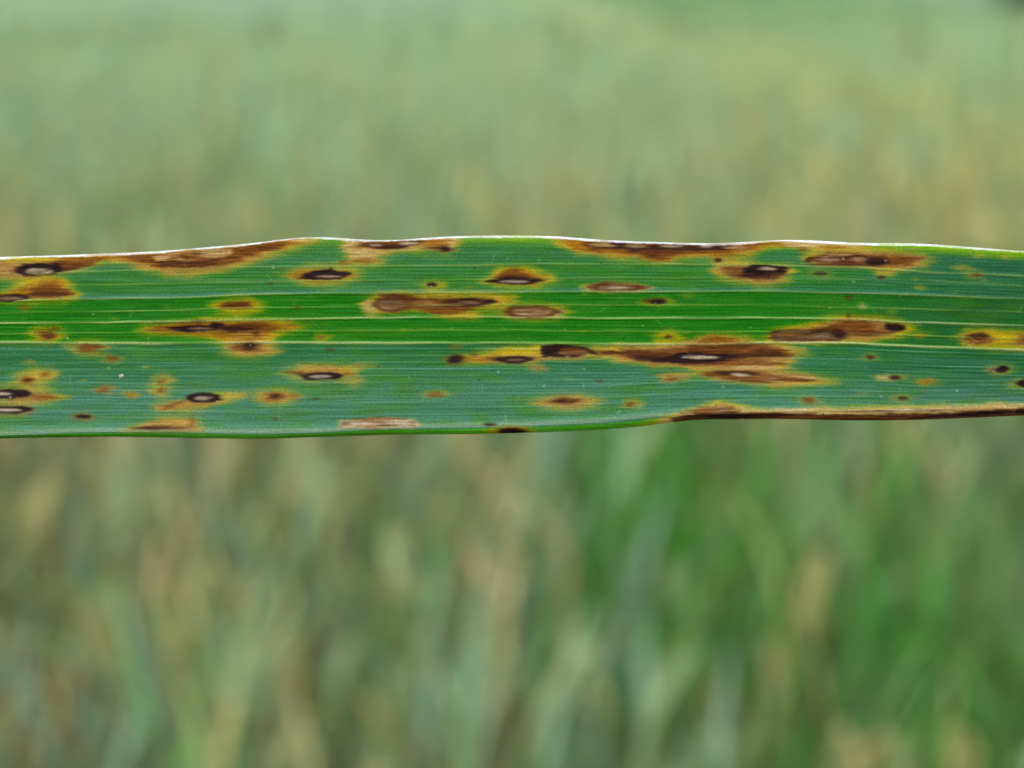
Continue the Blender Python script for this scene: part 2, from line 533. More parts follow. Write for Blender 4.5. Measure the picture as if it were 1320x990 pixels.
Ff = np.stack([ii[:-1, :-1], ii[1:, :-1], ii[1:, 1:], ii[:-1, 1:]], -1).reshape(-1, 4)
far = link('distant_crop', np_mesh('distant_crop', np.stack([Xf, Yf, Zf], -1).reshape(-1, 3), Ff, Cf.reshape(-1, 3), smooth=False), mat=M_CROP)
tag(far, 'pale green out-of-focus crop rising towards the top of the field', 'crop', kind='stuff')

# dark trees at the far field edge (upper right corner)
def tree(x, y, h, seed):
    r = random.Random(seed)
    z0 = float(terrain_z(x, y))
    root = link('field_tree', None); root.location = (x, y, z0)
    pts = [(0.1 * t, 0.05 * t, h * 0.6 * t) for t in np.linspace(0, 1, 5)]
    v, f = tube(pts, [0.22, 0.18, 0.15, 0.11, 0.05], 8)
    for k in range(5):
        a = k * 1.26; hz = h * (0.25 + 0.06 * k)
        lv, lf = tube([(0.05, 0, hz), (0.05 + 0.5 * math.cos(a), 0.5 * math.sin(a), hz + 0.6), (0.05 + 1.1 * math.cos(a), 1.1 * math.sin(a), hz + 1.3)], [0.09, 0.06, 0.02], 6)
        f = np.concatenate([f, lf + len(v)]); v = np.concatenate([v, lv])
    link('trunk', np_mesh('trunk', v, f), root, M_BARK)
    V_, F_ = [], []
    for k in range(2600):
        a, b = r.uniform(0, 6.28), r.uniform(-1, 1)
        rr = r.random() ** 0.4 * h * 0.34 * (1 + 0.3 * math.sin(3 * a + seed) )
        c = np.array([rr * math.cos(a) * math.sqrt(1 - b * b), rr * math.sin(a) * math.sqrt(1 - b * b), h * 0.60 + rr * b * 1.15])
        e1 = np.array([r.gauss(0, 1), r.gauss(0, 1), r.gauss(0, 1)]); e1 /= np.linalg.norm(e1)
        e2 = np.cross(e1, [r.gauss(0, 1), r.gauss(0, 1), r.gauss(0, 1)]); e2 /= np.linalg.norm(e2)
        s = 0.13
        o = len(V_)
        V_ += [c - e1 * s, c + e2 * s * 0.6, c + e1 * s, c - e2 * s * 0.6]; F_.append((o, o + 1, o + 2, o + 3))
    V_ = np.array(V_)
    cr = np.tile((0.035, 0.06, 0.03), (len(V_), 1)) * RNG.uniform(0.6, 1.4, (len(V_), 1))
    link('crown', np_mesh('crown', V_, np.array(F_), cr), root, M_CROP)
    return root
for i, (x, y, h) in enumerate([(6.2, 13.2, 2.0), (7.4, 13.5, 2.4), (8.8, 13.8, 2.2)]):
    t = tree(x, y, h, i + 3)
    tag(t, ['dark bushy tree at the far field edge, upper right corner, nearest the frame middle',
            'dark bushy tree at the far field edge, between two others beyond the corner',
            'dark bushy tree at the far field edge, farthest to the right'][i], 'tree', 'trees at the far field edge')

# ------------------------------------------------------------------ the spotted leaf
FPX = 1320 * LENS / 36.0
S = DIST / FPX                    # metres per leaf unit
UX, UY = 660.0, 495.0             # leaf origin in leaf units

def curve(pts):
    xs = np.array([p[0] for p in pts], float); ys = np.array([p[1] for p in pts], float)
    def fn(x):
        # smoothed piecewise-linear
        acc = 0
        for d_ in (-24, -12, 0, 12, 24):
            acc = acc + np.interp(x + d_, xs, ys)
        return acc / 5
    return fn
C_TOP = curve([(-300, 336), (0, 331), (100, 328), (200, 324), (262, 319), (330, 313), (370, 307), (403, 304.5), (447, 307), (494, 310.5), (535, 307.5), (582, 304), (660, 303), (718, 304), (777, 309), (836, 311.5), (909, 313.5), (953, 312), (990, 309.5), (1034, 308.5), (1107, 313), (1166, 313), (1210, 315), (1283, 320.5), (1320, 323.5), (1600, 345)])
C_A = curve([(-300, 357), (0, 354), (97, 350.5), (200, 348), (330, 344.5), (540, 342.5), (780, 340), (960, 341), (1100, 345), (1195, 351), (1320, 356), (1600, 370)])
C_A2 = curve([(-300, 373), (0, 369.5), (150, 367.5), (330, 363), (560, 361.5), (780, 358), (1000, 358), (1195, 362), (1320, 369), (1600, 380)])
C_B = curve([(-300, 390), (0, 388), (100, 386), (230, 384.5), (330, 380), (440, 378), (660, 377), (880, 376), (990, 375.5), (1166, 380), (1320, 386), (1600, 396)])
C_C = curve([(-300, 405), (0, 403.5), (200, 401), (330, 397), (560, 394), (780, 393), (990, 393.5), (1166, 398), (1320, 403), (1600, 410)])
C_D = curve([(-300, 418), (0, 417), (150, 415.5), (330, 412), (440, 410.5), (560, 408.5), (660, 409), (777, 410.5), (990, 409.5), (1107, 412), (1166, 415.5), (1320, 420), (1600, 428)])
C_D2 = curve([(-300, 431), (0, 430.5), (330, 427), (560, 425.5), (660, 425.5), (780, 427), (990, 427), (1166, 432), (1320, 437), (1600, 442)])
C_E = curve([(-300, 442), (0, 440.8), (90, 442), (200, 442.5), (330, 441), (540, 442), (660, 442), (780, 443), (830, 443.5), (900, 444), (1000, 441), (1107, 442.5), (1166, 446), (1320, 451), (1600, 458)])
C_LOW = curve([(-300, 567), (0, 561), (120, 556), (220, 556), (330, 558.5), (400, 557), (500, 552), (620, 550), (690, 548.5), (780, 543.5), (836, 538), (871, 534), (925, 531), (990, 531), (1107, 532), (1195, 529.5), (1283, 525.5), (1320, 524), (1600, 520)])
C_BOT = curve([(-300, 568), (0, 565), (60, 563.5), (150, 562.5), (330, 565.5), (430, 562.5), (520, 559.5), (600, 559.5), (704, 557), (777, 553.5), (836, 549), (871, 543), (909, 540), (953, 540.8), (990, 539.5), (1107, 542), (1195, 541), (1240, 539), (1320, 535.5), (1600, 528)])

# columns: fine over the part in view, coarse towards base and tip
xs = np.concatenate([-170 - np.geomspace(1600, 6, 46), np.arange(-170, 1490, 1.15), 1490 + np.geomspace(6, 2500, 60)])
segs = [(C_TOP, C_A, 38), (C_A, C_B, 37), (C_B, C_D, 34), (C_D, C_E, 34), (C_E, C_LOW, 112), (C_LOW, C_BOT, 14)]
rows = []
rk = []                            # curl parameter of the lower margin, 0..1
for si, (c0, c1, nr) in enumerate(segs):
    a, b = c0(xs), c1(xs)
    for k in range(nr):
        t = k / nr
        rows.append(a + (b - a) * t); rk.append(t if si == 5 else 0.0)
rows.append(C_BOT(xs)); rk.append(1.0)
Yp = np.array(rows)                # rows x cols
NR, NC = Yp.shape
Xp = np.tile(xs, (NR, 1))
rk = np.array(rk)[:, None] * np.ones((1, NC))
Et = C_E(xs)[None, :]
top_, bot_ = C_TOP(xs)[None, :], C_BOT(xs)[None, :]

# ---- relief (leaf units towards the viewer)
def ridge(y0, w, a):
    return a * np.exp(-((Yp - y0[None, :]) / w) ** 2)
H = np.zeros_like(Yp)
B_, A_, D_, LO = C_B(xs)[None, :], C_A(xs)[None, :], C_D(xs)[None, :], C_LOW(xs)[None, :]
H += 0.06 * (np.minimum(Yp, B_) - top_)
H += -0.10 * np.clip(Yp - B_, 0, None) * (Yp < Et) - 0.10 * (Et - B_) * (Yp >= Et)
H += 0.11 * np.clip(Yp - Et, 0, None) * (Yp < LO) + 0.11 * (LO - Et) * (Yp >= LO)
# upper margin rolls back, lower margin bulges and turns under
H -= 2.5 * np.clip(1 - (Yp - top_) / 5.0, 0, 1) ** 2
H += 3.0 * np.exp(-((Yp - (LO - 3)) / 6.0) ** 2) * (rk == 0) + 3.0 * np.exp(-(3 / 6.0) ** 2) * (rk > 0)
H -= 6.0 * rk ** 1.8
veins = [(C_A, 1.6, .7), (C_A2, 1.2, .35), (C_B, 1.8, 1.1), (C_C, 1.3, .45), (C_D, 1.8, 1.2), (C_D2, 1.3, .5), (C_E, 2.2, 1.6)]
for c, w, a in veins:
    H += ridge(c(xs), w, a)
low_off = []
for k in range(1, 13):             # fine veins of the lower half, drawn between midrib and margin
    f = k / 13.0
    cv = (C_E(xs) * (1 - f) + C_LOW(xs) * f)
    low_off.append(cv)
    H += 0.35 * np.exp(-((Yp - cv[None, :]) / 1.3) ** 2)
H += 1.2 * vnoise(Xp * 0.010 + 7, Yp * 0.012 + 3, 41) + 0.5 * vnoise(Xp * 0.03 + 7, Yp * 0.10 + 3, 42)
H += 0.22 * vnoise(Xp * 0.02, Yp * 0.35, 43)
H += 0.11 * np.cos((Yp - Et) * 2 * math.pi / 4.4 + 0.8 * vnoise(Xp * 0.01, Yp * 0.05, 44)) * (rk == 0)   # fine ribs and grooves

# ---- colour of the living tissue with blue-grey sky sheen painted in (sRGB)
def lerp(a, b, t):
    return a * (1 - t[..., None]) + b * t[..., None]
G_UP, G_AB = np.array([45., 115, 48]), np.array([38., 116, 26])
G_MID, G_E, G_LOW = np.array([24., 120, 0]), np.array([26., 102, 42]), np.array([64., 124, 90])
C = np.tile(G_UP, (NR, NC, 1))
C = lerp(C, G_AB, sstep(-6, 6, Yp - A_))
C = lerp(C, np.tile(np.array([52., 120, 84]), (NR, NC, 1)), sstep(8, 2, B_ - Yp) * (Yp < B_))
C = lerp(C, np.tile(G_MID, (NR, NC, 1)), sstep(-0.5, 3, Yp - B_))
blu = np.clip(sstep(900, 1250, Xp) * 0.65 + 0.3 * vnoise(Xp * 0.006 + 4, Yp * 0.08, 51), 0, 1) * (Yp > B_) * (Yp < Et)
C = lerp(C, np.tile(np.array([42., 108, 60]), (NR, NC, 1)), blu)
C = lerp(C, np.tile(G_E, (NR, NC, 1)), sstep(-1, 3, Yp - Et))
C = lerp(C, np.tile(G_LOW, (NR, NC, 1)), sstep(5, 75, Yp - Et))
# bands of sky sheen painted over the waxy skin, drawn out along the leaf
bloom_sheen = vnoise(Xp * 0.004 + 9, (Yp - Et) * 0.11 + 9, 52) * 0.6 + vnoise(Xp * 0.009 + 9, (Yp - Et) * 0.30 + 9, 53) * 0.5
wax_sheen = np.array([80., 138, 122]); deep = np.array([36., 112, 56])
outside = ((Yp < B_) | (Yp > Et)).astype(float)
C = lerp(C, np.tile(wax_sheen, (NR, NC, 1)), np.clip(bloom_sheen, 0, 1) * (0.12 + 0.33 * outside))
C = lerp(C, np.tile(deep, (NR, NC, 1)), np.clip(-bloom_sheen, 0, 1) * (0.15 + 0.40 * outside))
mo = vnoise(Xp * 0.016 + 2, Yp * 0.07 + 5, 56) * 0.6 + vnoise(Xp * 0.05 + 2, Yp * 0.16 + 5, 57) * 0.5   # patches of yellower and bluer green
C = lerp(C, np.tile(np.array([60., 124, 14]), (NR, NC, 1)), np.clip(mo, 0, 1) * 0.7)
C = lerp(C, np.tile(np.array([44., 110, 84]), (NR, NC, 1)), np.clip(-mo, 0, 1) * (0.12 + 0.22 * outside))
rb = sstep(950, 1300, Xp) * (Yp < B_)
C = lerp(C, np.tile(np.array([36., 106, 78]), (NR, NC, 1)), rb * 0.6)
C *= (1 - 0.10 * sstep(1000, 1320, Xp))[..., None]  # shading painted in, darker towards the right end
# yellow-green along the upper margin, vivid green turned-under lower margin
mg = sstep(17, 4, Yp - top_) * np.clip(0.85 + 0.5 * vnoise(Xp * 0.012, Yp * 0, 54), 0, 1)
C = lerp(C, np.tile(np.array([118., 168, 0]), (NR, NC, 1)), mg)
C = lerp(C, np.tile(np.array([78., 172, 18]), (NR, NC, 1)), sstep(0.12, 0.35, rk))
C = lerp(C, np.tile(np.array([150., 178, 150]), (NR, NC, 1)), sstep(9, 1.5, LO - Yp) * (rk == 0) * 0.70 )  # pale sky sheen painted along the bulge above the turned margin
NEC = np.zeros_like(Yp)

# ---- lesions
KC = {'h': (200, 160, 34), 'y': (206, 172, 4), 't': (168, 128, 68), 'T': (192, 166, 114), 'o': (152, 98, 16), 'b': (112, 66, 20), 'B': (82, 44, 20),
      'd': (58, 31, 22), 'k': (36, 21, 22), 'p': (152, 122, 94), 'w': (192, 178, 152), 'g': (106, 84, 62), 'c': (204, 180, 122), 'm': (80, 62, 20)}
SOFT = {'h': 14, 'y': 14, 't': 9, 'T': 7, 'o': 9, 'b': 6.5, 'B': 5, 'd': 3.6, 'k': 2.8, 'p': 3.0, 'w': 2.4, 'g': 3.4, 'c': 4, 'm': 3.6}
STR = {'c': .7, 'h': .88, 'y': .92, 't': .85, 'T': .82, 'o': .82, 'b': .92, 'B': .92, 'd': .95, 'p': .88, 'w': .92, 'm': .7}
LID = np.full(Yp.shape, -1, int)
CORE = np.full(Yp.shape, -1, int)
colx = np.searchsorted(xs, np.arange(-400, 1700))
WX = 3.0 * vnoise(Xp * 0.06 + 3, Yp * 0.16 + 5, 61) + 1.3 * vnoise(Xp * 0.2, Yp * 0.5, 62)
WY = 1.5 * vnoise(Xp * 0.05 + 13, Yp * 0.12 + 2, 63) + 0.8 * vnoise(Xp * 0.16, Yp * 0.4, 64)
SX = 6.0 * vnoise(Xp * 0.015 + 8, Yp * 0.55 + 3, 69) + 3.0 * vnoise(Xp * 0.05 + 1, Yp * 0.85, 70)      # tissue dies back in strands along the veins
PAT = np.clip(0.86 + 0.34 * vnoise(Xp * 0.03 + 6, Yp * 0.14, 71) + 0.22 * vnoise(Xp * 0.09, Yp * 0.5, 72), 0.35, 1)
RAG = vnoise(Xp * 0.07 + 31, Yp * 0.75 + 17, 67) * 0.65 + vnoise(Xp * 0.22 + 5, Yp * 0.9, 68) * 0.45
FIB = vnoise(Xp * 0.05 + 3, Yp * 0.8 + 2, 65) * 0.6 + vnoise(Xp * 0.17, Yp * 1.1, 66) * 0.4

def window(x0, x1):
    a = int(np.searchsorted(xs, x0)); b = int(np.searchsorted(xs, x1))
    return slice(max(a, 0), min(b, NC))

def blend(sl, alpha, kind, lid):
    global C
    alpha = alpha * STR.get(kind, 1.0)
    if kind in 'hy':
        alpha = alpha * PAT[:, sl]
    col = np.array(KC[kind], float)
    fib = FIB[:, sl]
    amp = {'h': .07, 'y': .07, 't': .16, 'o': .24, 'b': .36, 'B': .40, 'd': .35, 'k': .3, 'p': .50, 'w': .30, 'T': .16, 'g': .34, 'c': .26}.get(kind, .2)
    src = col[None, None, :] * (1 + amp * fib[..., None])
    C[:, sl] = C[:, sl] * (1 - alpha[..., None]) + src * alpha[..., None]
    nn = {'h': .25, 'y': .2}.get(kind, 1.0)
    NEC[:, sl] = np.maximum(NEC[:, sl] * (1 - alpha * (nn < 1) * .3), alpha * nn)
    thr = 0.36
    LID[:, sl] = np.where(alpha > thr, lid, LID[:, sl])
    if kind in 'pw':
        CORE[:, sl] = np.where(alpha > 0.5, lid, CORE[:, sl])
        H[:, sl] -= alpha * (0.15 - 0.5 * fib)
    elif kind in 'dkB':
        H[:, sl] -= alpha * 0.5
        CORE[:, sl] = np.where(alpha > 0.5, -1, CORE[:, sl])
    elif kind in 'btoT':
        H[:, sl] += alpha * 0.35 * fib

def E(kind, cx, cy, rx, ry, rot=0.0, soft=None, pw=2.0, lid=-1, warp=1.0):
    soft = soft or SOFT[kind]
    gain = 1.0
    if kind in 'hy':
        if ry > 7:
            rx, ry = rx * 1.06 + 3, ry * 1.06 + 1.6
        else:
            gain = 0.72; soft = min(soft, 9)
    elif kind in 'wp':
        rx, ry = rx * 0.88, ry * 0.76
    sl = window(cx - rx * 1.4 - 14, cx + rx * 1.4 + 14)
    wamp = warp * min(1.0, ry / 5.5)
    x = Xp[:, sl] + WX[:, sl] * wamp + (SX[:, sl] * min(1, rx / 14) if kind in 'hytoTbB' else 0) - cx; y = Yp[:, sl] + WY[:, sl] * wamp - cy
    if rot:
        c, s = math.cos(R(rot)), math.sin(R(rot)); x, y = x * c + y * s, -x * s + y * c
    r = ((np.abs(x) / rx) ** pw + (np.abs(y) / ry) ** pw) ** (1 / pw)
    r = r + RAG[:, sl] * min(0.15, 1.0 / max(ry, 1))
    # distance measured mostly across the spindle, less at its tips
    al = np.clip((1 - r) * (0.75 * min(rx, ry) + 0.25 * max(rx, ry) * np.clip(np.abs(x) / rx, 0, 1) ** 2) / soft + 0.5, 0, 1)
    blend(sl, gain * al * al * (3 - 2 * al), kind, lid)

def P(kind, pts, soft=None, lid=-1, warp=1.0):
    soft = soft or SOFT[kind]
    pts = np.array(pts, float)
    sl = window(pts[:, 0].min() - 16, pts[:, 0].max() + 16)
    x = Xp[:, sl] + WX[:, sl] * warp + (SX[:, sl] if kind in 'hytoTbB' else 0); y = Yp[:, sl] + WY[:, sl] * warp
    dmin = np.full(x.shape, 1e9); ins = np.zeros(x.shape, bool)
    n = len(pts)
    for i in range(n):
        x0, y0 = pts[i]; x1, y1 = pts[(i + 1) % n]
        ex, ey = x1 - x0, y1 - y0
        L = ex * ex + ey * ey + 1e-9
        t = np.clip(((x - x0) * ex + (y - y0) * ey) / L, 0, 1)
        dmin = np.minimum(dmin, np.hypot(x - x0 - t * ex, y - y0 - t * ey))
        cross = (y0 > y) != (y1 > y)
        with np.errstate(divide='ignore', invalid='ignore'):
            xi = x0 + (y - y0) * ex / (ey if ey else 1e-9)
        ins ^= cross & (x < xi)
    sd = np.where(ins, dmin, -dmin) + RAG[:, sl] * 2.2
    al = np.clip(sd / soft + 0.5, 0, 1)
    blend(sl, al * al * (3 - 2 * al), kind, lid)

LES = []
def lesion(label, *ops):
    lid = len(LES); LES.append(label)
    for op in ops:
        if isinstance(op[1], (list, tuple)):
            P(op[0], op[1], *(op[2:3]), lid=lid)
        else:
            kw = op[-1] if isinstance(op[-1], dict) else {}
            a = op[:-1] if kw else op
            E(*a, lid=lid, **kw)

# faint yellow flecks scattered through the living tissue
fl_ = random.Random(78)
for k in range(50):
    x_ = fl_.uniform(-100, 1420); y_ = fl_.uniform(322, 540)
    E('y' if 378 < y_ < 440 else 'h', x_, y_, fl_.uniform(0.5, 4.0), fl_.uniform(0.2, 0.9), 0, 5.0 + 4 * fl_.random(), lid=-1)
lesion('long brown scorched strip along the upper margin, left part',
    ('h', [(-40, 325), (40, 326), (130, 322), (260, 312), (330, 305), (400, 300), (412, 312), (360, 329), (330, 338), (290, 350), (250, 357), (210, 356), (180, 349), (160, 342), (130, 340), (105, 348), (70, 354), (50, 361), (-40, 362)]),
    ('t', [(-40, 338), (30, 339), (80, 332), (130, 322), (260, 315), (340, 308), (395, 303), (400, 309), (355, 324), (320, 336), (285, 347), (245, 353), (212, 352), (180, 345), (150, 335), (130, 336), (100, 344), (60, 356), (-40, 357)]),
    ('o', [(75, 334), (130, 326), (200, 323), (330, 311), (378, 305), (385, 311), (345, 325), (300, 338), (245, 347), (205, 346), (170, 338), (140, 332), (100, 341), (78, 346)]),
    ('b', [(150, 330), (200, 328), (240, 326), (330, 315), (365, 313), (368, 319), (330, 328), (290, 342), (240, 345), (205, 343), (170, 335)]),
    ('B', [(196, 336), (240, 336), (285, 332), (280, 341), (240, 345), (205, 344)]),
    ('c', [(195, 329), (225, 327), (300, 320), (300, 326), (285, 332), (240, 336), (200, 335)], 3),
    ('b', 245, 331, 15, 5), ('b', 222, 333, 6, 3), ('b', 335, 321, 28, 6, -14), ('o', 112, 335, 22, 4, -8),
    ('c', 160, 325, 40, 1.6, -3), ('c', 395, 309, 18, 2.5, -4))
lesion('lesion with pale mottled centre in black ring, near the upper left',
    ('y', 40, 334.5, 34, 2.2), ('t', 30, 350, 40, 10), ('B', 62, 346, 45, 7, -5), ('b', 100, 340, 26, 3, -9),
    ('k', 49, 348.5, 26, 8.5, 0, None, 2.6), ('k', 73, 344, 7, 5), ('w', 50, 349.5, 18.5, 5, 0, None, 2.6), ('p', 40, 350, 5, 3), ('g', 52, 351.5, 7, 2), ('p', 62, 348, 5, 2.5))
lesion('brown patch with black-rimmed sliver at the left edge of the picture',
    ('y', [(8, 372), (30, 362), (70, 354), (88, 360), (102, 374), (100, 384), (84, 393), (20, 393), (-20, 390), (-20, 378)]),
    ('o', [(14, 375), (40, 365), (70, 361), (84, 366), (93, 377), (86, 384), (40, 385), (-10, 383)]),
    ('b', [(40, 374), (68, 366), (84, 372), (91, 379), (84, 384), (44, 385)]), ('B', 62, 380.5, 26, 2.6),
    ('k', 12, 384.5, 29, 4.6), ('p', 10, 384.8, 23, 2.3))
lesion('small brown spot in a yellow halo above the midrib, left', ('y', 61, 431, 19, 8.5), ('o', 60, 431.5, 13, 6), ('B', 60, 432, 9, 4.6), ('b', 71, 424, 5, 1.8))
lesion('faint orange fleck, far left', ('o', 34, 397, 8, 3))
lesion('brown spot hanging from the midrib, left', ('h', 115, 448, 22, 8.5), ('b', 115, 447.5, 15, 5.8, 0, None, 2.6))
lesion('small brown spot below the midrib, left', ('h', 143, 462, 14, 5.5), ('b', 143, 462, 8, 3.2))
lesion('faint reddish fleck, left', ('t', 37, 467, 6, 2.8))
lesion('twin brown spots in one yellow halo, lower left', ('h', 40, 491, 20, 9.5), ('h', 59, 484, 14, 7.5), ('o', 38, 491, 11, 6), ('B', 38, 490.5, 8.5, 4.6), ('b', 58, 482, 5, 3))
lesion('black spindle with pale core and brown tail at the left edge, lower half',
    ('h', [(-20, 500), (40, 497), (62, 501), (86, 512), (60, 519), (35, 522), (-20, 517)]), ('t', 35, 512, 34, 6.5), ('b', 52, 511, 24, 2.2, 3), ('k', 8, 508, 31, 5.8), ('k', 30, 508, 10, 4.4), ('w', 4, 508, 18, 2.6))
lesion('black-rimmed pale sliver, lowest at the left edge', ('t', 16, 529, 32, 7), ('k', 13, 528.5, 30, 5), ('w', 11, 528.5, 24, 2.7))
lesion('thin dark fleck near the lower margin, left', ('o', 110, 537, 15, 4), ('k', 110, 536.8, 10, 2.3))
lesion('dull brown smudge, lower left', ('t', 136, 502.5, 14, 5.5), ('b', 134, 502.5, 7, 3))
lesion('orange fleck, lower left', ('h', 170, 508.5, 11, 4.5), ('o', 170, 508.5, 6, 2.6))
lesion('two brown dots one over the other, lower left', ('h', 210, 497, 12, 12), ('b', 208.5, 492.2, 5, 2.6), ('b', 211, 502.5, 5.5, 3.2))
lesion('tan streaked patch with dark underline at the lower margin, left',
    ('h', [(160, 554), (185, 545), (205, 539), (228, 537), (262, 540), (266, 554)]), ('t', [(172, 554), (190, 546), (210, 541), (250, 543), (256, 553)]),
    ('B', 206, 551.5, 34, 1.9), ('d', 204, 551, 20, 1.4), ('b', 249, 543, 3, 4.6))
lesion('black eye with white centre and tan slanting tail, lower left',
    ('h', [(198, 530), (206, 520), (240, 514), (292, 505), (322, 506), (318, 512), (290, 520), (270, 527), (235, 531)]),
    ('t', [(204, 528), (215, 520), (245, 515), (285, 514), (278, 521), (240, 528)]), ('b', 226, 522, 17, 1.8, -20),
    ('k', 265, 512.5, 22, 5.6), ('w', 263, 513.2, 11, 3.1), ('p', 274, 512, 4, 2))
lesion('large yellow-edged brown lesion above the midrib, left of middle',
    ('y', [(172, 425), (190, 417), (225, 414), (280, 410), (345, 410), (400, 420), (392, 427), (362, 431), (350, 441), (286, 442), (268, 436), (228, 431), (190, 434)]),
    ('o', [(184, 425), (205, 419), (275, 414), (340, 414), (366, 421), (350, 428), (338, 440), (295, 441), (276, 432), (230, 429), (200, 431)]),
    ('b', [(192, 427), (215, 421), (280, 416), (340, 416), (358, 421), (345, 428), (312, 430), (280, 428), (230, 428)]),
    ('t', 320, 435, 22, 6), ('b', 318, 437, 15, 4.5), ('B', 308, 423, 26, 5.2), ('d', 300, 424, 20, 3), ('B', 254, 414.2, 10, 1.6),
    ('k', 250, 424, 31, 4.2), ('k', 279, 419, 10, 3.8), ('p', 258, 423.6, 18, 1.6), ('B', 330, 432, 5, 4), ('o', 372, 423, 12, 4))
lesion('brown half-round spot just under the midrib, left of middle', ('h', 320, 449, 33, 11), ('t', 320, 447, 27, 8.5), ('b', 319, 446.5, 19, 6.2), ('d', 321, 446, 8, 4.6))
lesion('small brown bar in a yellow halo, upper left', ('y', 308, 395, 28, 10), ('b', 308, 394, 19.5, 4.6, 0, None, 4), ('B', 308, 394, 16, 3, 0, None, 4))
lesion('yellow ring with brown dot above the midrib', ('y', 413, 434.3, 11, 6.5), ('b', 413, 434.5, 4.2, 2))
lesion('black ragged lesion with pale sliver, upper left of middle',
    ('h', 418, 354, 45, 11.5), ('o', 417, 355, 40, 7), ('k', [(384, 359), (398, 351), (412, 348), (426, 345.5), (440, 350), (458, 352.5), (448, 357), (440, 361), (420, 360), (404, 360)], 1.5), ('p', 424, 356.8, 20, 2.0), ('w', 424, 356.8, 12, 1.0))
lesion('tiny brown fleck, upper left of middle', ('m', 349, 366, 4, 2.4)); lesion('tiny brown fleck on a vein, left of middle', ('m', 384, 396, 6, 2))
lesion('faint brown smudge under the midrib', ('m', 425, 451, 6, 2.6))
lesion('black spindle with white centre and tan cap, lower left of middle',
    ('h', 412, 480, 42, 9), ('t', 415, 478, 32, 6), ('h', 453, 485, 11, 9), ('B', 386, 481, 16, 1.7, 3), ('k', 415, 485, 27, 5), ('w', 413, 485.5, 17, 2.5), ('b', 450, 482, 8, 2))
lesion('brown spot in a tan halo, lower left of middle', ('h', 358, 511, 26, 8), ('t', 357, 511, 20, 6), ('b', 356, 511, 12, 4.6), ('d', 355, 510.5, 6, 2.6), ('b', 379, 510, 6, 2))
lesion('tiny brown fleck, lower half', ('m', 409, 514, 4.6, 1.9)); lesion('tiny brown fleck near lower margin', ('m', 358, 540, 4, 1.6))
lesion('tan and brown strip with white slits along the upper margin, middle',
    ('h', [(432, 301), (594, 298), (592, 318), (578, 327), (550, 322), (520, 325), (492, 332), (492, 344), (432, 344), (448, 332)]),
    ('T', [(436, 304), (588, 302), (586, 317), (570, 325), (545, 319), (515, 323), (488, 330), (480, 336), (455, 334), (446, 322)]),
    ('o', [(450, 309), (540, 306), (580, 309), (575, 317), (540, 316), (500, 323), (456, 319)]),
    ('B', [(456, 313), (490, 312), (530, 309), (545, 312), (520, 319), (500, 322), (470, 319)]), ('d', 505, 319, 22, 2.5, -4), ('b', 468, 336, 16, 2), ('b', 443, 339.5, 5, 2.2),
    ('w', 484, 316, 9, 1.7), ('c', 458, 315, 8, 2), ('w', 528, 314, 15, 2, -3), ('B', 572, 320.5, 11, 4), ('k', 573, 320.5, 6, 2.6), ('b', 560, 319, 10, 2.4))
lesion('small black dot on green, upper middle', ('y', 560, 368, 17, 5), ('k', 557, 367.4, 5.6, 2.8))
lesion('long brown double lesion with pale centres, upper middle',
    ('h', [(466, 388), (484, 377), (530, 375), (600, 376), (666, 379), (668, 392), (640, 402), (612, 413), (575, 412), (545, 404), (520, 403), (480, 407), (466, 402)]),
    ('T', 476, 396, 7, 9), ('b', [(481, 398), (486, 389), (491, 380), (520, 380), (550, 383), (590, 386), (625, 385), (641, 388), (635, 392), (615, 399), (590, 406), (560, 406), (537, 398), (520, 400), (505, 403), (488, 400)]),
    ('B', [(489, 385), (510, 380.5), (540, 384), (590, 390), (632, 388), (620, 394), (580, 397), (540, 394), (520, 392), (495, 388)]),
    ('d', 504, 393, 23, 8, 0), ('t', 505, 393, 19, 5.6), ('g', 500, 390.5, 15, 1.4), ('B', 508, 394.2, 14, .9), ('p', 500, 397, 11, 1.7), ('p', 497, 388.6, 9, 1.3), ('t', 546, 390.5, 15, 2.6), ('t', 553, 394, 12, 1.2),
    ('d', 606, 390, 33, 4.6), ('k', 606, 386.5, 12, 1.4), ('k', 634, 389, 7, 2.3), ('p', 603, 390.3, 17, 2.2), ('t', 575, 393.5, 20, 1.2), ('h', 648, 388.5, 8, 3))
lesion('pyramid-shaped brown lesion on a white sliver, upper middle',
    ('y', [(620, 362), (640, 345), (660, 342), (688, 345), (716, 357), (722, 364), (692, 370), (640, 370)]), ('o', [(634, 360), (650, 347), (668, 344), (690, 354), (705, 362), (690, 367), (640, 367)]),
    ('b', [(642, 358), (654, 348), (666, 346), (684, 354), (690, 360)]), ('d', 662, 359, 22, 3.5), ('k', 664, 363, 35, 4.6), ('w', 664, 363.2, 22, 2.1))
lesion('brown oval with pale striped centre above the midrib vein, middle', ('h', 685, 402, 41, 9.5), ('T', 721, 403, 6, 5), ('B', 684.5, 402, 36, 7.6), ('p', 685, 402, 31, 5.6), ('b', 685, 402.4, 24, .9), ('w', 682, 404.6, 18, 1.2))
lesion('slim pale spindle with brown rim, right of the middle', ('T', 793, 370.8, 44, 5.6), ('h', 794, 370, 38, 7), ('B', 793, 370.2, 35, 5.6), ('p', 793, 370.8, 26, 3.3), ('w', 795, 371, 16, 1.4))
lesion('short black fleck with yellow tips, right of the middle', ('y', 848, 389, 24, 5.5), ('B', 843, 388, 15, 2.8), ('k', 847, 389.3, 11, 3.1))
lesion('black dot in a yellow patch on the midrib, right of middle', ('y', 861, 434.8, 14, 8.5), ('d', 861, 434, 4.4, 1.9))
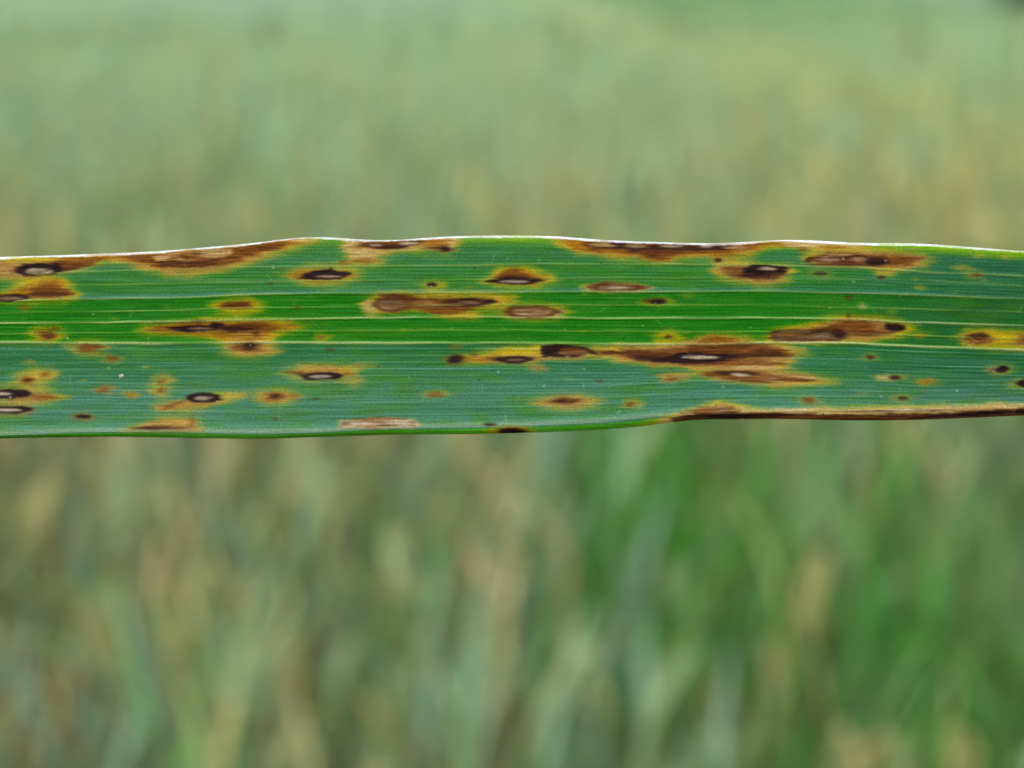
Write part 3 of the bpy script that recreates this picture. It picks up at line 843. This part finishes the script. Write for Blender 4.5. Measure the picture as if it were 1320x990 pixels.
lesion('long dark brown strip with pale slits along the upper margin, right of middle',
    ('h', [(704, 300), (780, 303), (910, 308), (1120, 306), (1120, 322), (1050, 322), (1010, 318), (985, 322), (970, 330), (935, 340), (905, 334), (880, 334), (845, 341), (815, 335), (775, 332), (745, 329), (722, 319)]),
    ('o', [(714, 303), (780, 305), (910, 310), (1000, 308), (1060, 308), (1040, 316), (995, 317), (960, 327), (925, 333), (900, 327), (868, 333), (845, 337), (820, 332), (795, 328), (760, 327), (736, 319)]),
    ('T', [(1000, 309), (1060, 308), (1118, 313), (1115, 321), (1060, 321), (1015, 317)]),
    ('b', [(752, 312), (790, 310), (910, 312), (985, 313), (965, 322), (925, 327), (885, 327), (865, 331), (845, 334), (820, 329), (790, 325), (765, 324)]),
    ('B', [(764, 311), (800, 311), (910, 313.5), (960, 314), (925, 323), (880, 323), (845, 331), (815, 325), (800, 317)]), ('c', 778, 316.4, 18, 3.2, 4), ('d', 850, 320.5, 88, 1.8, 1), ('d', 797, 314.5, 10, 3, 8),
    ('d', 925, 318.5, 16, 3), ('c', 820, 317, 15, 1.9), ('w', 866, 317.2, 18, 1.9), ('w', 911, 317.6, 9, 1.9), ('c', 950, 319.5, 18, 1.6), ('b', 1075, 319, 14, 2.4), ('b', 1036, 322, 6, 1.6), ('c', 1040, 315, 24, 2))
lesion('black lesion with small cream centre in a tan halo, upper right',
    ('h', [(913, 352), (916, 338), (930, 332), (958, 336), (985, 341), (1015, 341), (1026, 350), (1016, 364), (985, 372), (950, 368), (922, 360)]),
    ('t', [(920, 350), (930, 342), (980, 342), (1012, 346), (1014, 356), (990, 366), (955, 362)]),
    ('b', 968, 354, 34, 7), ('B', 950, 346, 20, 1.8), ('d', 978, 355, 25, 6), ('k', 985, 348.5, 30, 7.6, 3), ('w', 988, 346.4, 14, 2.8), ('p', 995, 346.8, 6, 2), ('b', 1005, 355, 12, 2), ('d', 925, 335.8, 5.6, 3))
lesion('small dark fleck in a tan halo, upper right', ('h', 1058, 353.5, 17, 6), ('d', 1056, 353, 8, 2.4))
lesion('long mottled brown lesion with pale bands near the upper margin, right',
    ('h', [(1030, 330), (1060, 318), (1120, 318), (1190, 326), (1206, 336), (1190, 345), (1150, 352), (1130, 352), (1110, 345), (1050, 343), (1034, 340)]),
    ('t', [(1042, 334), (1060, 325), (1120, 323), (1185, 331), (1190, 338), (1160, 347), (1120, 345), (1050, 341)]),
    ('b', [(1038, 336), (1046, 331), (1070, 325), (1110, 326), (1150, 328), (1190, 334), (1170, 341), (1140, 344), (1090, 342), (1050, 340)]),
    ('d', 1042, 335.5, 4, 3.6), ('B', 1085, 334, 42, 6.6), ('p', 1068, 334, 18, 4.2), ('c', 1082, 328.5, 16, 1.3), ('p', 1106, 335, 14, 3), ('B', 1091, 338, 10, 3), ('d', 1132, 337, 16, 6), ('k', 1129, 338.5, 12, 3), ('b', 1165, 335, 20, 4),
    ('B', 1080, 341.6, 40, 1.2), ('h', 1140, 352, 14, 6), ('d', 1135.5, 358.2, 5, 2.4))
lesion('faint brown smudge in a dull yellow halo, far upper right', ('h', 1257, 355, 14, 6), ('b', 1258, 354.8, 6, 2.6), ('h', 1240, 346, 14, 3.4))
for q, (fx_, fy_, k_, a_, b_) in enumerate([(1186, 371, 'h', 7, 2.6), (1111, 395, 'c', 6.5, 2.8), (1150, 402.5, 'y', 5, 2.2), (1262, 330, 'h', 6, 2), (1297, 331.5, 'h', 8, 2.6), (886, 380, 'h', 6, 2.4)]):
    lesion('pale yellow fleck on the right half', (k_, fx_, fy_, a_, b_))
lesion('smoky dark spot on the green band, right', ('m', 1094, 384, 5.5, 4))
lesion('capsule-shaped brown lesion with dark outline and tan cap above the midrib, right',
    ('y', [(984, 436), (1000, 424), (1040, 418), (1062, 408), (1085, 403), (1125, 406), (1168, 415), (1182, 424), (1168, 434), (1120, 440), (1040, 443), (988, 443)]),
    ('t', [(992, 436), (1010, 426), (1050, 420), (1085, 408), (1125, 410), (1165, 420), (1150, 433), (1110, 439), (1000, 441)]),
    ('b', [(1040, 427), (1070, 419), (1092, 413), (1120, 414), (1132, 420), (1145, 428), (1120, 433), (1085, 432)]), ('t', 1135, 421, 12, 5), ('B', 1120, 430, 34, 2, 0), ('B', 1068, 424, 20, 2),
    ('d', 1042, 433, 49, 6.8, 0, None, 4), ('g', 1042, 433.4, 44, 4.6, 0, None, 4), ('b', 1025, 431, 24, 2.4), ('p', 1048, 434, 24, 1.6), ('B', 1045, 437.6, 36, 1.2), ('d', 1083, 430, 9, 5), ('k', 1154, 422.4, 13.5, 5.2, 0, None, 3.4), ('k', 1093, 407, 1.2, 3.6))
lesion('dark brown spot in a yellow halo above the midrib, far right',
    ('y', [(1232, 434), (1246, 424), (1275, 424), (1330, 428), (1400, 430), (1400, 452), (1330, 452), (1300, 450), (1275, 451), (1248, 444)]), ('t', 1262, 437, 24, 8), ('b', 1262, 436, 17, 6), ('d', 1262, 433.5, 14, 3.4), ('t', 1330, 440, 28, 9), ('b', 1334, 439, 24, 6.5))
lesion('black oval dot below the midrib, left end of the central lesion', ('o', 588, 463.5, 16, 6.4), ('k', 587, 463.3, 11.2, 4.6))
lesion('black spindle with grey sliver in a yellow field below the midrib, middle',
    ('y', [(596, 461), (612, 454), (655, 444), (706, 443.5), (704, 456), (690, 470), (640, 468), (606, 468)]), ('t', [(602, 463), (630, 458), (700, 456), (700, 466), (640, 467)]), ('b', 610, 457, 4, 2.6), ('o', 625, 463.5, 26, 2.4), ('B', 645, 461.5, 18, 2), ('k', 665, 463.2, 27, 4.9), ('p', 664, 463.8, 16, 1.2), ('h', 693, 473.5, 13, 4), ('t', 695, 473.5, 9, 2.4))
lesion('black-capped lesion with brown centre hanging from the midrib, middle',
    ('y', [(690, 446), (720, 444), (800, 445), (800, 456), (760, 460), (700, 461)]), ('t', [(690, 458), (740, 456), (780, 458), (740, 463), (700, 464)]),
    ('k', [(697, 457), (699, 446), (722, 444.5), (752, 445.5), (774, 456.5), (740, 458.6), (700, 458.6)], 1.6), ('B', [(712, 456), (724, 448.5), (748, 448), (762, 455), (740, 457)], 1.6), ('p', 731, 454.8, 14, 2), ('t', 750, 453.6, 8, 2), ('b', 735, 450.5, 12, 1.6))
lesion('broad brown lesion with two white eyes across the midrib, right of middle',
    ('h', [(766, 448), (820, 445), (875, 443), (900, 432), (935, 429), (965, 434), (990, 440), (1020, 443), (1046, 456), (1026, 466), (1014, 474), (1040, 482), (1084, 489), (1078, 493), (1030, 499), (980, 498), (930, 490), (895, 486), (856, 488), (850, 484), (888, 476), (840, 471), (790, 466)]),
    ('t', [(772, 452), (850, 448), (905, 434), (935, 432), (965, 440), (1010, 446), (1032, 457), (1000, 468), (1000, 476), (1060, 489), (1010, 495), (950, 492), (905, 486), (930, 478), (860, 470), (800, 464)]),
    ('b', [(768, 452), (850, 450), (885, 446), (908, 437), (940, 434), (955, 441), (990, 444), (1012, 450), (1028, 457), (1000, 462), (985, 466), (970, 470), (900, 471), (850, 468), (800, 460)]),
    ('B', [(775, 454), (830, 453), (870, 456), (930, 446), (990, 447), (1020, 457), (960, 462), (935, 468), (880, 469), (830, 464)]),
    ('b', 940, 450, 55, 5), ('o', 930, 438.5, 22, 3.6), ('d', 868, 463, 55, 4.2, 2), ('d', 960, 459, 62, 1.8), ('k', 905, 460.5, 42, 5.4), ('k', 862, 464.5, 26, 2.6), ('w', 904, 460.3, 30, 2.9), ('t', 985, 464, 36, 2.6), ('b', 975, 468.5, 46, 2.2, 1), ('T', 968, 474, 38, 2.2),
    ('b', 955, 484, 52, 6, 3), ('B', 1012, 488.5, 42, 2.2, 3), ('T', 1030, 485, 18, 1.2, 6), ('d', 950, 482.3, 28, 3.4, 2), ('w', 954, 483.2, 14, 2.7, 2), ('t', 985, 486, 14, 2.6), ('B', 965, 491, 26, 1.5, 4), ('p', 995, 488, 6, 1.4))
lesion('tan oval with brown heart, lower middle', ('h', 729, 517.5, 37, 8), ('t', 728, 518, 32, 6.2), ('B', 727, 516, 20, 3.6), ('d', 724, 515.6, 8, 2.6))
lesion('faint tan spot with brown dot, lower right of middle', ('h', 815, 521, 16, 6), ('b', 812, 521, 5.5, 2.8))
lesion('tiny brown fleck, lower right of middle', ('m', 773, 491.6, 6, 1.8)); lesion('tan spot beside the broad lesion', ('t', 868, 487.5, 20, 5), ('b', 866, 488, 6, 2.2))
lesion('small brown spindle, lower middle', ('h', 560, 509, 19, 4.6), ('b', 561, 509, 8.5, 2.7))
lesion('pale bleached rectangular patch at the lower margin, left of middle',
    ('T', [(440, 540), (480, 538), (540, 538.5), (540, 551), (440, 552.5)], 3), ('p', [(444, 542), (534, 540), (534, 549), (444, 551)], 2), ('w', 490, 545.5, 44, 5.2, 0, None, 4), ('p', 490, 543, 34, 1.2), ('b', 490, 539.5, 38, 1.2), ('w', 470, 545, 20, 1.3), ('w', 515, 544.5, 12, 1.2), ('b', 486, 548.4, 26, 1), ('B', 482, 543.3, 10, .9), ('w', 455, 548, 8, 1.1))
lesion('small dark fleck near the lower margin, middle', ('d', 632, 546.6, 8, 1.9))
lesion('black-brown mark on the turned lower margin, middle', ('y', 656, 556, 34, 6), ('o', 656, 556, 24, 5), ('k', 659, 556, 18, 4.2))
lesion('scorched brown rolled lower margin, right',
    ('y', [(800, 553), (850, 540), (880, 530), (925, 517), (960, 523), (985, 530), (1050, 526), (1700, 512), (1700, 560), (830, 560)]),
    ('T', [(838, 546), (870, 534), (905, 523), (935, 520), (965, 527), (985, 529), (1040, 526), (1110, 526), (1190, 524), (1320, 519), (1700, 514), (1700, 560), (838, 560)]),  # pale tan, with the pale strokes below: highlight painted along the roll
    ('b', [(880, 531), (905, 524), (935, 523), (950, 528), (925, 531)]), ('p', [(895, 533), (925, 527), (955, 530), (960, 533), (900, 535)]),
    ('B', [(848, 560), (868, 539), (900, 533), (935, 531), (970, 533), (1050, 533.5), (1110, 533.5), (1180, 531.5), (1250, 530), (1320, 525.5), (1700, 520), (1700, 580), (848, 580)], 4),
    ('d', 950, 536, 75, 2.6), ('b', 1080, 537.8, 90, 1.6), ('d', 1250, 534, 75, 2.4, -4), ('d', [(1320, 527), (1700, 522), (1700, 531), (1330, 533)], 2.2),
    ('k', 940, 537, 30, 2.6), ('k', 1262, 534, 36, 1.8, -4), ('k', 1330, 528.5, 30, 2.6, -6), ('p', 1150, 529.5, 90, 1.8, -1), ('w', 1170, 527.6, 36, 1.6), ('w', 1020, 528.5, 26, 1.8))
lesion('small dark fleck under the midrib, right', ('h', 1122, 461, 12, 4.4), ('d', 1121, 461.2, 5.6, 2.8))
lesion('dark dot with pale left tail, lower right', ('h', 1148, 487, 22, 5), ('T', 1141, 487.4, 11, 2.8), ('d', 1154, 486.8, 7.5, 3))
lesion('orange fleck, lower right', ('h', 1195, 493, 17, 4.4), ('o', 1197, 492.6, 9, 2.8))
lesion('thin dark fleck near the rolled margin, lower right', ('h', 1163, 513.4, 15, 3.6), ('d', 1163, 513.5, 7, 2.2))
lesion('half white half black spot, far right', ('h', 1285, 476, 20, 6.6), ('p', 1277, 475.5, 10, 4), ('k', 1291, 476, 8.6, 4.1))
lesion('black dot at the right edge of the picture', ('h', 1316, 494, 18, 6), ('k', 1318, 493.8, 9, 4.8))
lesion('dull brown spot near the rolled margin, lower right', ('h', 1040, 516.5, 14, 5), ('b', 1040, 516.4, 7, 3.4))
lesion('faint orange fleck, lower right', ('h', 1111, 507, 8, 2.2)); lesion('faint tan fleck, lower left of middle', ('h', 466, 471.5, 20, 3), ('t', 465, 470.5, 4, 1.8))
lesion('tiny brown mark on the midrib, middle', ('o', 587, 447.5, 6, 2)); lesion('orange fleck on the green band, right', ('y', 1186, 432, 8, 3), ('o', 1187, 432.4, 4, 1.6))

fr = random.Random(77)
for _ in range(1):
    C[:, 3:-3] = (C[:, :-6] + 2 * C[:, 1:-5] + 3 * C[:, 2:-4] + 4 * C[:, 3:-3] + 3 * C[:, 4:-2] + 2 * C[:, 5:-1] + C[:, 6:]) / 16
C[1:-1] = 0.2 * C[:-2] + 0.6 * C[1:-1] + 0.2 * C[2:]
for k in range(75):
    x_ = fr.uniform(-100, 1420); y_ = fr.uniform(325, 548)
    sl = window(x_ - 8, x_ + 8)
    rr = np.hypot((Xp[:, sl] - x_) / fr.uniform(.9, 1.5), (Yp[:, sl] - y_) / fr.uniform(.7, 1.3))
    al = np.clip(1.6 - rr, 0, 1) * fr.uniform(.2, .7)
    dk = fr.random() < .22
    C[:, sl] = C[:, sl] * (1 - al[..., None]) + np.array((30., 30, 30) if dk else (205., 225, 215)) * al[..., None]
    H[:, sl] += al * 0.6
# short pale hairs and scratches
for k in range(46):
    x_ = fr.uniform(-60, 1400); y_ = fr.uniform(330, 545); a_ = R(fr.choice([-1, 1]) * fr.uniform(25, 85)); L_ = fr.uniform(3, 8)
    sl = window(x_ - 12, x_ + 12)
    dx, dy = Xp[:, sl] - x_, Yp[:, sl] - y_
    u_ = dx * math.cos(a_) + dy * math.sin(a_); v_ = -dx * math.sin(a_) + dy * math.cos(a_)
    al = np.clip(1.3 - np.abs(v_) / .75, 0, 1) * np.clip((L_ - np.abs(u_)) / 2, 0, 1) * fr.uniform(.15, .45)
    C[:, sl] = C[:, sl] * (1 - al[..., None]) + np.array((190., 205, 160)) * al[..., None]

# veins: pale lines over everything but the blackest tissue
dark = (C.max(-1) < 78)
VEIN = np.full(Yp.shape, -1, int)
for vi, (c, w, a, st, colr, hw) in enumerate([(C_A, 1.4, 0, .65, (150, 172, 96), 1.3), (C_A2, 1.2, 0, .42, (140, 165, 80), 0), (C_B, 1.4, 0, .68, (166, 182, 116), 1.4), (C_C, 1.2, 0, .58, (140, 172, 84), 0),
                                      (C_D, 1.5, 0, .78, (176, 194, 128), 1.5), (C_D2, 1.1, 0, .55, (146, 178, 78), 0), (C_E, 1.9, 0, .86, (184, 198, 132), 2.1)]):
    d_ = np.abs(Yp - c(xs)[None, :] - 0.5 * vnoise(Xp * 0.03, Yp * 0, 90 + vi))
    brk = np.clip(0.85 + 0.45 * vnoise(Xp * 0.012 + 5, Yp * 0, 70 + vi), 0.25, 1)
    al = np.clip(1.35 - d_ / w, 0, 1) * st * brk * np.where(dark, .08, 1) * np.where(NEC > .6, .55, 1)
    C = C * (1 - al[..., None]) + np.array(colr, float) * al[..., None]
    if hw:
        VEIN = np.where((d_ < hw) & ~((LID >= 0) & (NEC > .8)), vi, VEIN)
for k, cv in enumerate(low_off):
    d_ = np.abs(Yp - cv[None, :])
    al = np.clip(1.3 - d_ / 1.0, 0, 1) * (0.30 if k % 3 else .42) * (1 - NEC) * np.clip(.6 + .6 * vnoise(Xp * .012, Yp * 0, 110 + k), 0, 1)
    C = C * (1 - al[..., None]) + np.array((128., 178, 168)) * al[..., None]
    if k % 3 == 0:
        VEIN = np.where((d_ < 1.0) & (LID < 0), 20 + k, VEIN)
# upper hyaline margin, nearly white
rw = 3.9 + 1.1 * vnoise(Xp * 0.02 + 3, Yp * 0, 120) + 0.5 * vnoise(Xp * 0.2, Yp * 0, 121)
rim = sstep(rw, rw - 2.2, Yp - top_) * np.clip(0.95 + 0.30 * vnoise(Xp * 0.05, Yp * 0, 122), 0.5, 1)
rim = np.clip(rim, 0, 1)
C = C * (1 - rim[..., None]) + np.array((238., 246, 250)) * rim[..., None]
NEC = np.maximum(NEC, rim * .6)
RIM = (Yp - top_) < 3.0

# ---- albedo, geometry
KA = 0.34
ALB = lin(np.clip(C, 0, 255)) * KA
# shape outside the view: taper to the tip (right), narrow to the collar (left), gentle droop
lx = (Xp - UX)
tap = np.where(Xp > 1490, np.clip(1 - ((Xp - 1490) / 2520) ** 1.5, 0.01, 1), 1.0)
tap = np.where(Xp < -170, np.clip(1 - 0.45 * ((-170 - Xp) / 1600) ** 1.3, 0.4, 1), tap)
ly = (UY - (Et + (Yp - Et) * tap))
ly = ly - np.where(Xp > 1490, ((Xp - 1490) / 2500) ** 2 * 900, 0) - np.where(Xp < -170, ((-170 - Xp) / 1600) ** 2 * 420, 0)
VX = np.stack([lx * S, ly * S, H * tap * S], -1)
du = np.gradient(VX, axis=1); dv = np.gradient(VX, axis=0)
N = np.cross(dv, du); N /= np.linalg.norm(N, axis=-1, keepdims=True) + 1e-20
N *= np.sign(N[..., 2:3] + 1e-12)

leaf = bpy.data.objects.new('cereal_leaf', None)
COL.objects.link(leaf)
leaf.empty_display_size = 0.02
leaf.matrix_world = cam.rotation_euler.to_matrix().to_4x4()
fwd = cam.rotation_euler.to_matrix() @ Vector((0, 0, -1))
leaf.location = cam.location + fwd * DIST
tag(leaf, 'long green cereal leaf blade with brown black-ringed spots, held sharp across the picture', 'leaf')

idx = np.arange(NR * NC).reshape(NR, NC)
quads = np.stack([idx[:-1, :-1], idx[1:, :-1], idx[1:, 1:], idx[:-1, 1:]], -1).reshape(-1, 4)
def fmap(a):
    return a[:-1, :-1].reshape(-1)
fl, fc, fv, frm = fmap(LID), fmap(CORE), fmap(VEIN), fmap(RIM)
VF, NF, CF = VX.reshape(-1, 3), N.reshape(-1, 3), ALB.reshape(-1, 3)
UVF = np.stack([Xp, Yp - Et, 0.2 + 0.8 * outside], -1).reshape(-1, 3)   # third value: bead strength, weaker in the mid band
NECF = NEC.reshape(-1)
def sub(name, mask, parent, label=None):
    q = quads[mask]
    if len(q) < 3:
        return None
    u, inv = np.unique(q, return_inverse=True)
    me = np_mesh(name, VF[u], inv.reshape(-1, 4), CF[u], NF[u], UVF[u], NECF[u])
    o = link(name, me, parent, M_BLADE)
    if label:
        o['label'] = label
    return o
used = np.zeros(len(quads), bool)
m_ = frm
sub('leaf_margin', m_, leaf, 'thin white translucent upper margin'); used |= m_
for vi in sorted(set(fv.tolist()) - {-1}):
    m_ = (fv == vi) & ~used
    if vi == 6:
        sub('midrib', m_, leaf, 'pale midrib line along the middle of the leaf')
    else:
        sub('vein', m_, leaf)
    used |= m_
for li, lab in enumerate(LES):
    m_ = (fl == li) & ~used
    core = m_ & (fc == li)
    if core.sum() < 12:
        core[:] = False
    o = sub('lesion', m_ & ~core, leaf, lab)
    if o is not None:
        used |= m_
        if core.any():
            sub('lesion_centre', core, o)
# blade: the rest of the upper face, the edge and the underside (0.2 mm thick)
rest = quads[~used]
rs_i = np.unique(np.concatenate([np.arange(0, NR, 12), [NR - 1]]))
back = VX[rs_i] - N[rs_i] * 0.00018
nb = len(rs_i)
bi = np.arange(nb * NC).reshape(nb, NC) + NR * NC
bq = np.stack([bi[:-1, :-1], bi[:-1, 1:], bi[1:, 1:], bi[1:, :-1]], -1).reshape(-1, 4)
e1 = np.stack([idx[0, :-1], idx[0, 1:], bi[0, 1:], bi[0, :-1]], -1)
e2 = np.stack([idx[-1, 1:], idx[-1, :-1], bi[-1, :-1], bi[-1, 1:]], -1)
allq = np.concatenate([rest, bq, e1, e2])
AV = np.concatenate([VF, back.reshape(-1, 3)])
AN = np.concatenate([NF, -N[rs_i].reshape(-1, 3)])
AC = np.concatenate([CF, ALB[rs_i].reshape(-1, 3) * 0.9])
AU = np.concatenate([UVF, UVF.reshape(NR, NC, 3)[rs_i].reshape(-1, 3)])
AF = np.concatenate([NECF, NEC[rs_i].reshape(-1)])
u, inv = np.unique(allq, return_inverse=True)
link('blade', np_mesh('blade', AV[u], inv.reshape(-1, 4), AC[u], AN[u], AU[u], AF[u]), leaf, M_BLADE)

# stem and sheath that carry the leaf, left of the view
base = leaf.matrix_world.copy()
base.translation = leaf.location
bp_ = base @ Vector((float((-1770 - UX) * S), float((UY - 442 - 420) * S), 0))
gz = float(terrain_z(bp_.x, bp_.y))
pts = [(bp_.x + 0.03 * (1 - t) , bp_.y + 0.02 * (1 - t), gz + (bp_.z + 0.02 - gz) * t) for t in np.linspace(0, 1, 8)]
v, f = tube(pts, np.linspace(0.0028, 0.002, 8), 10)
st = link('stem', np_mesh('stem', v, f, np.tile((0.16, 0.24, 0.10), (len(v), 1))), None, M_CROP)
st.parent = leaf; st.matrix_parent_inverse = base.inverted()
v, f = tube([p for p in pts[5:]], (0.0045, 0.0048, 0.0052), 10)
sh = link('leaf_sheath', np_mesh('leaf_sheath', v, f, np.tile((0.12, 0.22, 0.09), (len(v), 1))), None, M_CROP)
sh.parent = leaf; sh.matrix_parent_inverse = base.inverted()

# ------------------------------------------------------------------ dew drop on the leaf
def dew(px, py, r):
    mt, n, l, p = nodes('dew_water')
    p.inputs['Base Color'].default_value = (1, 1, 1, 1)
    p.inputs['Roughness'].default_value = 0.02
    p.inputs['IOR'].default_value = 1.33
    p.inputs['Transmission Weight'].default_value = 0.9
    vv_, ff_ = [], []
    for a in range(9):
        th = math.pi / 2 * a / 8
        for b in range(16):
            ph = 2 * math.pi * b / 16
            vv_.append((r * 1.25 * math.sin(th) * math.cos(ph), r * math.sin(th) * math.sin(ph), r * 0.75 * math.cos(th)))
    for a in range(8):
        for b in range(16):
            ff_.append((a * 16 + b, (a + 1) * 16 + b, (a + 1) * 16 + (b + 1) % 16, a * 16 + (b + 1) % 16))
    o = link('dew_drop', np_mesh('dew_drop', np.array(vv_), np.array(ff_)), None, mt)
    ci = int(np.argmin(np.abs(xs - px))); ri = int(np.argmin(np.abs(Yp[:, ci] - py)))
    c = Vector(VX[ri, ci].tolist())
    o.matrix_world = base @ Matrix.Translation(c)
    tag(o, 'tiny sparkling dew drop on the leaf, left, below the midrib', 'dew drop')
dew(158, 484.5, 3.0 * S)
